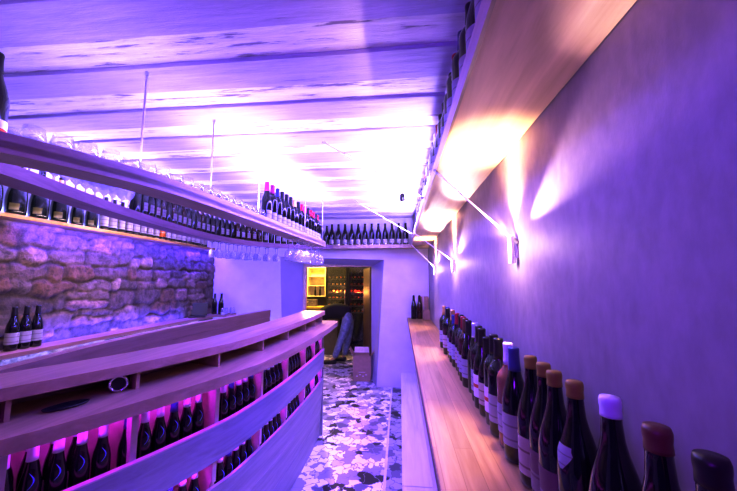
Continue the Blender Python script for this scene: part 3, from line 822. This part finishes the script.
obj('shelf_board', B(-.948, WALL_R - .002, 4.475, BACK - .003, 1.952, 1.985), M['tierwood'], bs)
obj('front_fascia', B(-.948, WALL_R - .002, 4.468, 4.475, 1.945, 1.998), M['tierwood'], bs)
# rods
RODS = [(-1.055, 1.17), (-1.005, 1.58), (-.985, 2.12), (-.772, 2.67), (-.757, 3.20)]
for i, (a, b_) in enumerate(RODS):
    if i > 2: a = at_y(T2, b_) - .028
    stay((a, b_, 1.872), (a, b_, 2.375), '%s thin vertical rod from the near end holding the upper hanging shelf' % nth(i + 1), 'suspension rods of the hanging shelf', .0042)

# magnums and bottles on the stone wall shelf, from the near end
y = 1.126; i = 0
while y < 4.30:
    i += 1
    if y < 2.70:
        big = y < 2.38
        bottle('magnum', 'green', 'gold' if i % 2 else 'black', 'gold', -2.765, y, 1.962, -.75, '%s dark sparkling wine bottle on the stone wall shelf, %s from the near end' % ('big' if big else 'medium', nth(i)), 'bottles on the stone wall shelf', 24, .98 if big else .80, False, (.035, .085), .9)
        y += .148 if big else .128
    else:
        lb = 'orange' if i == 20 else 'white'
        bottle('bordeaux', random.choice(['black', 'green']), 'black', lb, -2.765, y, 1.962, -.7, '%s bottle on the stone wall shelf, %s from the near end' % ('dark orange-labelled' if lb == 'orange' else 'dark white-labelled', nth(i)), 'bottles on the stone wall shelf', 18, 1.05, False, (.035, .13), 1.9)
        y += .092
# lower tier: wine glasses at the near part, then bottles around the corner
cum = [0]
for a, b_ in zip(L1[:-1], L1[1:]): cum.append(cum[-1] + (b_ - a).length)
def along(c, d, ofs):
    i = max(k for k in range(len(cum)) if cum[k] <= d + 1e-9); i = min(i, len(c) - 2)
    t = (d - cum[i]) / max(1e-6, cum[i + 1] - cum[i]); n = normals(c)
    p = c[i].lerp(c[i + 1], t); nn = n[i].lerp(n[i + 1], t).normalized(); return p + nn * ofs, nn
d = .25; k = 0
while d < 1.72:
    for r_, ofs in (('front', .055), ('rear', .130)):
        k += 1; p, n = along(L1, d + (.035 if r_ == 'rear' else 0), ofs)
        glass('wine_glass', wine_glass_mesh('clear2'), p.x, p.y, 1.985, 'clear wine glass on the lower hanging tier, %s row, %s from the near end' % (r_, nth((k + 1) // 2)), 'wine glasses on the lower hanging tier', False, 1.0)
    d += .082
d += .02; k = 0
while d < cum[-1] - .03:
    k += 1; p, n = along(L1, d, .07)
    cp = random.choice(['black', 'black', 'red', 'white', 'silver', 'black', 'magenta']) if k < 20 else 'black'
    kd = 'burgundy' if k > 22 or k % 3 == 0 else 'bordeaux'
    bottle(kd, random.choice(['black', 'green', 'black', 'amber']), cp, random.choice(['white', 'white', 'cream', None]), p.x, p.y, 1.985, math.atan2(-n.y, -n.x), '%s bottle on the lower hanging tier, %s counting from the glasses' % (CN[cp], nth(k)), 'bottles on the lower hanging tier', 16, 1.0, False, (.05, .115), 1.5)
    d += .082
k = 0
for r_ in range(16):
    x = -.985 + r_ * .0975
    if x > .14: break
    k += 1
    bottle('burgundy', 'black', 'black', 'white', x, 4.56, 1.985, -PI / 2, 'dark white-labelled bottle on the shelf above the doorway, %s from the left' % nth(k), 'bottles above the doorway', 18, 1.08, False, (.03, .09), 2.0)
# upper tier: glasses, then bottles near the tip
cum2 = [0]
for a, b_ in zip(T2[:-1], T2[1:]): cum2.append(cum2[-1] + (b_ - a).length)
cum = cum2
end = cum[-1]
d = .575; k = 0
while d < end - 1.30:
    k += 1
    for r_, ofs in (('front', .055), ('rear', .125)):
        p, n = along(T2, d + (.03 if r_ == 'rear' else 0), ofs)
        glass('stemless_glass', tumbler_mesh(), p.x, p.y, 1.872, 'stemless glass on the upper hanging shelf, %s row, %s from the near end' % (r_, nth(k)), 'stemless glasses on the upper hanging shelf', False, .82)
    d += .066
caps = ['magenta', 'magenta', 'blue', 'black', 'black', 'black', 'gold', 'black', 'red', 'magenta', 'black', 'red', 'red', 'black', 'red']
for k in range(15):
    p, n = along(T2, end - 1.20 + k * .083, .085)
    cp = caps[k]
    bottle('bordeaux' if k % 3 else 'burgundy', 'black', cp, 'white', p.x, p.y, 1.872, math.atan2(-n.y, -n.x) - .4, '%s dark bottle on the upper hanging shelf, %s counting from the glasses' % (CN[cp], nth(k + 1)), 'bottles on the upper hanging shelf', 18, 1.0, False, (.03, .10), 1.3)
bottle('burgundy', 'black', 'black', 'red', -1.150, .752, 1.872, -.9, 'lone dark bottle with red label at the near end of the upper hanging shelf', None, 24, .93, False, (.02, .085), 5)
# glasses hanging upside down
k = 0
for y in (2.56, 2.68, 2.80, 2.92, 3.04, 3.16, 3.26):
    for o_ in (.05, .12):
        k += 1; x = at_y(T2, y) - o_
        glass('wine_glass', wine_glass_mesh('clear'), x, y, 1.838, 'wine glass hanging under the upper shelf tip, %s row, %s from the near side' % ('outer' if o_ < .1 else 'inner', nth((k + 1) // 2)), 'glasses hanging under the upper shelf', True, .95)
cum = [0]
for a, b_ in zip(L1[:-1], L1[1:]): cum.append(cum[-1] + (b_ - a).length)
k = 0; d = 3.0
while d < 4.0:
    for r_, ofs in (('outer', .05), ('inner', .13)):
        k += 1; p, n = along(L1, d, ofs)
        glass('wine_glass', wine_glass_mesh('clear2'), p.x, p.y, 1.938, 'wine glass hanging under the lower tier corner, %s row, %s from the left' % (r_, nth((k + 1) // 2)), 'glasses hanging under the lower tier', True, .95)
    d += .125

# ------------------------------------------------------------------ doorway: box, person, far room
cb = thing('cardboard_box', 'open cardboard box on the floor in the doorway beside the right jamb', 'box', (-.585, 5.02, 0), math.radians(3))
bm = bmesh.new()
w, dp, hh, th = .135, .11, .37, .004
box(bm, -w, w, -dp, -dp + th, 0, hh); box(bm, -w, w, dp - th, dp, 0, hh); box(bm, -w, -w + th, -dp + th, dp - th, 0, hh); box(bm, w - th, w, -dp + th, dp - th, 0, hh); box(bm, -w, w, -dp, dp, 0, th)
obj('box_body', bm, M['card'], cb)
def flap(x0, y0, x1, y1, nx, ny, l, lift):
    bm = bmesh.new(); a = Vector((x0, y0, hh)); b_ = Vector((x1, y1, hh)); d_ = Vector((nx, ny, lift)).normalized() * l
    up = Vector((0, 0, .004))
    vs = [bm.verts.new(q) for q in (a, b_, b_ + d_, a + d_, a + up, b_ + up, b_ + d_ + up, a + d_ + up)]
    for q in ((0, 1, 2, 3), (7, 6, 5, 4), (0, 4, 5, 1), (1, 5, 6, 2), (2, 6, 7, 3), (3, 7, 4, 0)): bm.faces.new([vs[t] for t in q])
    return bm
obj('box_flap', flap(-w, -dp, -w, dp, -1, 0, .11, 1.6), M['card'], cb); obj('box_flap', flap(w, -dp, w, dp, 1, 0, .08, 1.2), M['card'], cb)
obj('box_flap', flap(-w, dp, w, dp, 0, 1, .11, .8), M['carddark'], cb)
bm = bmesh.new()
for q in range(4): box(bm, -.085 + q * .045, -.06 + q * .045, -dp - .0015, -dp, .07 + .02 * (q % 2), .085 + .02 * (q % 2)); 
box(bm, -.05, .05, -dp - .0015, -dp, .13, .138)
obj('box_print', bm, M['carddark'], cb)

# person bending forward (towards -X)
M['jeans'] = plain('blue_jeans', (.24, .28, .44), .85, 0, .35, 18, .2)
M['jumper'] = plain('black_jumper', (.012, .012, .014), .8, 0, .2, 30, .2)
M['skin'] = plain('skin', (.55, .34, .25), .55, 0, .06)
M['hair'] = plain('dark_hair', (.03, .018, .012), .6, 0, .4, 60, .5)
M['shoe'] = plain('dark_shoes', (.02, .02, .022), .5)
def skin_obj(name, verts, edges, mat, parent, root=0, sub=2):
    me = bpy.data.meshes.new(name); me.from_pydata([v[0] for v in verts], edges, []); me.materials.append(mat)
    o = bpy.data.objects.new(name, me); link(o); o.parent = parent
    m = o.modifiers.new('skin', 'SKIN'); m.use_smooth_shade = True
    sv = me.skin_vertices[0].data
    for i, v in enumerate(verts):
        r = v[1]; sv[i].radius = r if isinstance(r, tuple) else (r, r); sv[i].use_root = (i == root)
    s = o.modifiers.new('sub', 'SUBSURF'); s.levels = sub; s.render_levels = sub
    return o
pe = thing('person', 'person in black top and blue jeans bending forward in the doorway behind the bar', 'person', (-1.05, 5.95, 0))
# local: forward is -X, y left/right
body = [((.13, 0, .86), (.13, .15)), ((-.03, 0, .925), (.115, .145)), ((-.20, 0, .935), (.12, .15)), ((-.36, 0, .905), (.125, .17)), ((-.46, 0, .87), (.075, .09)), ((-.52, 0, .84), (.055, .055)), ((-.60, 0, .79), (.085, .075)), ((-.66, 0, .735), (.07, .065)),
        ((-.38, .17, .85), .06), ((-.44, .21, .66), .046), ((-.56, .17, .47), .035), ((-.38, -.17, .85), .06), ((-.44, -.21, .66), .046), ((-.56, -.17, .47), .035),
        ((.10, .085, .76), (.095, .085)), ((.08, .10, .46), .062), ((.0, .11, .10), .045), ((.10, -.085, .76), (.095, .085)), ((.0, -.11, .47), .062), ((-.14, -.12, .10), .045), ((-.07, .115, .045), .042), ((-.23, -.125, .045), .042)]
edges = [(0, 1), (1, 2), (2, 3), (3, 4), (4, 5), (5, 6), (6, 7), (3, 8), (8, 9), (9, 10), (3, 11), (11, 12), (12, 13), (0, 14), (14, 15), (15, 16), (0, 17), (17, 18), (18, 19), (16, 20), (19, 21)]
slim = [(c, r if i in (5, 6, 7, 10, 13) else (tuple(q - .03 for q in r) if isinstance(r, tuple) else max(.02, r - .018))) for i, (c, r) in enumerate(body)]
skin_obj('body', slim, edges, M['skin'], pe)
# clothing slightly larger than the body
def grow(lst, g): return [(c, tuple(q + g for q in r) if isinstance(r, tuple) else r + g) for c, r in lst]
top = [body[q] for q in (0, 1, 2, 3, 4)] + [body[q] for q in (8, 9, 11, 12)]
top[0] = ((.15, 0, .86), (.125, .148))
top += [((-.545, .175, .49), .036), ((-.545, -.175, .49), .036)]
skin_obj('jumper', grow(top, .014), [(0, 1), (1, 2), (2, 3), (3, 4), (3, 5), (5, 6), (6, 9), (3, 7), (7, 8), (8, 10)], M['jumper'], pe)
jn = [((.02, 0, .915), (.10, .135)), ((.12, 0, .86), (.125, .15))] + [body[q] for q in (14, 15, 16, 17, 18, 19)]
skin_obj('jeans', grow(jn, .016), [(0, 1), (1, 2), (2, 3), (3, 4), (1, 5), (5, 6), (6, 7)], M['jeans'], pe, 1)
hr = [((-.535, 0, .885), (.05, .05)), ((-.61, 0, .845), (.085, .085)), ((-.675, 0, .785), (.075, .08)), ((-.70, 0, .725), (.04, .06))]
skin_obj('hair', hr, [(0, 1), (1, 2), (2, 3)], M['hair'], pe)
for (fx, fy) in ((0.0, .112), (-.14, -.122)):
    sh = [((fx + .05, fy, .045), (.045, .04)), ((fx - .05, fy, .042), (.042, .045)), ((fx - .15, fy, .034), (.032, .045)), ((fx - .20, fy, .03), (.024, .034))]
    skin_obj('shoe', sh, [(0, 1), (1, 2), (2, 3)], M['shoe'], pe)
for sy in (.172, -.172):
    hv = [((-.56, sy, .47), (.028, .02)), ((-.585, sy, .415), (.036, .017)), ((-.60, sy, .375), (.036, .015))]; he = [(0, 1), (1, 2)]
    for q, (dx, ln) in enumerate(((-.030, .075), (-.010, .085), (.011, .080), (.030, .062))):
        n0 = len(hv); bx_ = -.60 + dx
        hv += [((bx_, sy, .355), .009), ((bx_ - .004, sy, .355 - ln * .55), .0085), ((bx_ + .004, sy + (-.012 if sy > 0 else .012), .355 - ln), .007)]
        he += [(2, n0), (n0, n0 + 1), (n0 + 1, n0 + 2)]
    n0 = len(hv); hv += [((-.555, sy - (.012 if sy > 0 else -.012), .395), .011), ((-.535, sy - (.022 if sy > 0 else -.022), .36), .009), ((-.535, sy - (.024 if sy > 0 else -.024), .335), .0075)]
    he += [(1, n0), (n0, n0 + 1), (n0 + 1, n0 + 2)]
    skin_obj('hand', hv, he, M['skin'], pe, 0, 1)
# face: nose, ears, eyes
bm = bmesh.new()
for (c, r) in (((-.690, 0, .69), .014), ((-.62, .082, .79), .02), ((-.62, -.082, .79), .02)):
    bmesh.ops.create_icosphere(bm, subdivisions=2, radius=r, matrix=Matrix.Translation(c))
obj('ears_and_nose', bm, M['skin'], pe, True)

# far room furniture
M['yellow'] = plain('yellow_worktop', (.80, .66, .10), .4, 0, .06)
M['cabpale'] = plain('pale_cabinet', (.74, .68, .46), .5)
M['grey'] = plain('grey_appliance', (.22, .2, .15), .4)
fc = thing('yellow_counter', 'yellow-edged worktop in the room beyond the doorway', 'counter', (0, 0, 0))
obj('worktop', B(-2.80, -1.24, 6.50, 6.86, .90, .95, bevel=.004), M['yellow'], fc); obj('counter_base', B(-2.78, -1.28, 6.55, 6.86, 0, .90), M['farwall'], fc)
wc = thing('display_cabinet', 'pale open wall cabinet with three compartments beyond the doorway', 'cabinet', (-1.86, 7.05, 1.13))
bm = bmesh.new(); box(bm, -.21, .21, .26, .28, 0, .66); box(bm, -.21, -.19, 0, .26, 0, .66); box(bm, .19, .21, 0, .26, 0, .66); box(bm, -.19, .19, 0, .26, 0, .02); box(bm, -.19, .19, 0, .26, .64, .66)
obj('cabinet_case', bm, M['cabpale'], wc)
for z in (.235, .44): obj('cabinet_shelf', B(-.19, .19, .005, .26, z, z + .018), M['cabpale'], wc)
for i, x in enumerate((-.04, .07)):
    bottle('slim', 'black', 'black', None, -1.86 + x, 7.12, 1.15, -PI / 2, '%s small dark bottle in the lowest compartment of the pale cabinet' % ('left', 'right')[i], 'bottles in the pale cabinet', 14, .68)
cm = thing('coffee_machine', 'small grey appliance on the yellow worktop below the pale cabinet', 'appliance', (-1.88, 6.72, .95))
bm = bmesh.new(); box(bm, -.13, .13, -.06, .08, 0, .14, bevel=.01); obj('machine_body', bm, M['grey'], cm)
bm = bmesh.new(); tube(bm, (-.05, -.06, .10), (-.05, -.10, .09), .012); tube(bm, (.05, -.06, .10), (.05, -.10, .09), .012); obj('spout', bm, M['steel'], cm)
def fridge(x0, x1, nm, label, cols, capset, seed):
    rnd = random.Random(seed)
    f_ = thing('wine_fridge', label, 'wine fridge', ((x0 + x1) / 2, 7.1, 0)); w_ = (x1 - x0) / 2; H = 1.80
    bm = bmesh.new(); box(bm, -w_, w_, .21, .23, 0, H); box(bm, -w_, -w_ + .025, -.2, .21, 0, H); box(bm, w_ - .025, w_, -.2, .21, 0, H); box(bm, -w_ + .025, w_ - .025, -.2, .21, 0, .12); box(bm, -w_ + .025, w_ - .025, -.2, .21, H - .05, H)
    obj('case', bm, M['black'], f_)
    bm = bmesh.new(); box(bm, -w_, w_, -.225, -.205, .12, .15); box(bm, -w_, w_, -.225, -.205, H - .03, H); box(bm, -w_, -w_ + .03, -.225, -.205, .15, H - .03); box(bm, w_ - .03, w_, -.225, -.205, .15, H - .03)
    dd = obj('door', bm, M['black'], f_)
    obj('door_glass', B(-w_ + .03, w_ - .03, -.218, -.212, .15, H - .03), M['pane'], dd)
    bm = bmesh.new(); tube(bm, (w_ - .05, -.25, .7), (w_ - .05, -.25, 1.3), .008); tube(bm, (w_ - .05, -.25, .75), (w_ - .05, -.224, .75), .006); tube(bm, (w_ - .05, -.25, 1.25), (w_ - .05, -.224, 1.25), .006)
    obj('door_handle', bm, M['steel'], dd)
    z = .80; r_i = 0
    while z < 1.66:
        r_i += 1
        obj('wire_shelf', B(-w_ + .026, w_ - .026, -.18, .2, z - .012, z - .004), M['grey'], f_)
        for c_ in range(cols):
            xx = -w_ + .065 + (2 * w_ - .13) * c_ / (cols - 1)
            o = bottle('slim', 'amber', rnd.choice(capset), None, (x0 + x1) / 2 + xx, 7.1 + .18, z + .034, 0, 'lying bottle in the %s wine fridge, %s shelf up, %s from the left' % (nm, nth(r_i), nth(c_ + 1)), 'bottles lying in the %s wine fridge' % nm, 12, 1.25)
            o.rotation_euler = (PI / 2, 0, 0)
        z += .145
fridge(-1.60, -1.13, 'left', 'black glass-door wine fridge full of bottles, left of two beyond the doorway', 5, ['gold', 'ochre', 'gold', 'orange', 'brown'], 1)
fridge(-1.12, -.66, 'right', 'black glass-door wine fridge with red-lit bottles, right of two beyond the doorway', 5, ['orange', 'red', 'orange', 'brown'], 2)

# ------------------------------------------------------------------ light
def area(name, loc, d, sx, sy, e, col, along=(0, 1, 0)):
    """rectangular lamp shining along d; sy is its length, laid along the given axis"""
    L = bpy.data.lights.new(name, 'AREA'); L.shape = 'RECTANGLE'; L.size = sx; L.size_y = sy; L.energy = e; L.color = col
    o = bpy.data.objects.new(name, L); link(o)
    z = -Vector(d).normalized(); y = Vector(along); y = (y - z * y.dot(z)).normalized(); x = y.cross(z)
    o.matrix_world = Matrix.Translation(loc) @ Matrix((x, y, z)).transposed().to_4x4(); return o
# unseen violet fill lamps added behind the photographer
area('violet_fill', (-.75, -1.0, 1.95), (.10, 1, -.45), .3, .7, 5, (.20, .01, 1), (1, 0, 0))
area('violet_fill', (-.60, -.6, 1.9), (.9, 1, -.05), .3, .4, 8, (.30, .008, 1), (0, 0, 1))
# led strips lying on the shelves and one added fill, shining at the ceiling
area('tier_strip', (-.95, 2.55, 1.97), (.15, 0, 1), .03, 1.7, 32, (.42, .36, 1))
area('tier_strip', (-1.16, 1.0, 1.93), (0, .0, 1), .03, .7, .5, (.30, .18, 1))
area('lower_tier_strip', (-2.40, 3.0, 2.02), (.35, 0, 1), .03, 2.2, 50, (.38, .33, 1))
area('shelf_ceiling_fill', (.172, 2.95, 2.04), (-.6, 0, 1), .02, 2.4, 34, (.60, .54, 1))  # added uplight in place of sconce light spilling past the shelf
# area('back_shelf_strip', (-.35, 4.64, 2.05), (0, -.2, 1), .03, 1.1, 2, (.3, .2, 1), (1, 0, 0))
area('tumbler_strip', (-1.045, 1.2, 1.8745), (0, 0, 1), .05, .85, 2.5, (.85, .8, 1), (.13, .8, 0))
area('magnum_strip', (-2.845, 2.4, 1.966), (-.25, 0, 1), .012, 2.8, 7, (.30, .36, 1))
# blue tape along the stone wall
area('stone_strip', (-2.69, 3.3, 1.925), (-.6, 0, -1), .015, 2.5, 34, (.09, .05, 1))
area('ledge_strip', (-2.66, 2.6, .972), (-.8, 0, -1), .02, 3.6, 40, (.22, .28, 1))
area('ledge_strip_up', (-2.76, 3.3, 1.012), (-.7, 0, 1), .015, 2.2, 16, (.10, .08, 1))
# strips inside the bottle racks
for (sy0, sy1) in ((.6, .87), (.90, 1.16), (1.19, 1.5), (1.54, 1.87), (1.91, 2.23), (2.27, 2.58), (2.62, 2.88), (2.92, 3.17)):
    ym = (sy0 + sy1) / 2; p, n = frame_at(ym)
    for zz, e in ((1.03, .55), (.652, .32)):
        q = p + n * .17; area('rack_strip', (q.x, q.y, zz), (n.x * .6, n.y * .6, -1), .02, .2, e, (.62, .03, 1), (n.y, -n.x, 0))
# unseen fill lights added over the aisle, bar, stones and doorway
area('aisle_wash', (-.30, 2.65, 2.33), (-.10, .05, -1), .12, 3.5, 44, (.24, .19, 1))
area('aisle_front', (-.02, 2.1, 1.90), (-1, .1, -1), .04, 2.0, 34, (.07, .045, 1))
area('stone_wash', (-2.16, 2.3, 1.90), (-1, 0, -.75), .05, 2.2, 12, (1, .84, .70))
area('doorway_fill', (-.95, 5.15, 1.90), (0, .45, -1), .1, .5, 2.2, (.40, .22, 1), (1, 0, 0))  # unseen violet fill added to lift the doorway and the figure
lamp('bar_tip_fill', 'SPOT', 7, (1, .86, .34), (-.86, 2.75, 1.845), spot_size=math.radians(110), spot_blend=1, shadow_soft_size=.03)  # warm fill added to brighten the far tip of the bar
# far room
lamp('far_room_lamp', 'POINT', 90, (1, .78, .22), (-1.9, 6.5, 2.05), shadow_soft_size=.06)
lamp('fridge_lamp', 'POINT', 22, (1, .6, .2), (-1.36, 6.94, 1.25), shadow_soft_size=.02)
lamp('fridge_lamp', 'POINT', 22, (1, .16, .06), (-.89, 6.94, 1.25), shadow_soft_size=.02)

w = bpy.data.worlds.new('world'); scene.world = w; w.use_nodes = True
w.node_tree.nodes['Background'].inputs[0].default_value = (.12, .06, .4, 1); w.node_tree.nodes['Background'].inputs[1].default_value = .2
scene.view_settings.view_transform = 'Standard'
scene.view_settings.look = 'None'
scene.view_settings.exposure = 0.5
scene.view_settings.use_curve_mapping = True
cm = scene.view_settings.curve_mapping
c_ = cm.curves[3]
c_.points.new(.20, .12); c_.points.new(.65, .72)
g_ = cm.curves[1]; g_.points.new(.35, .315); g_.points.new(.75, .75)
cm.update()
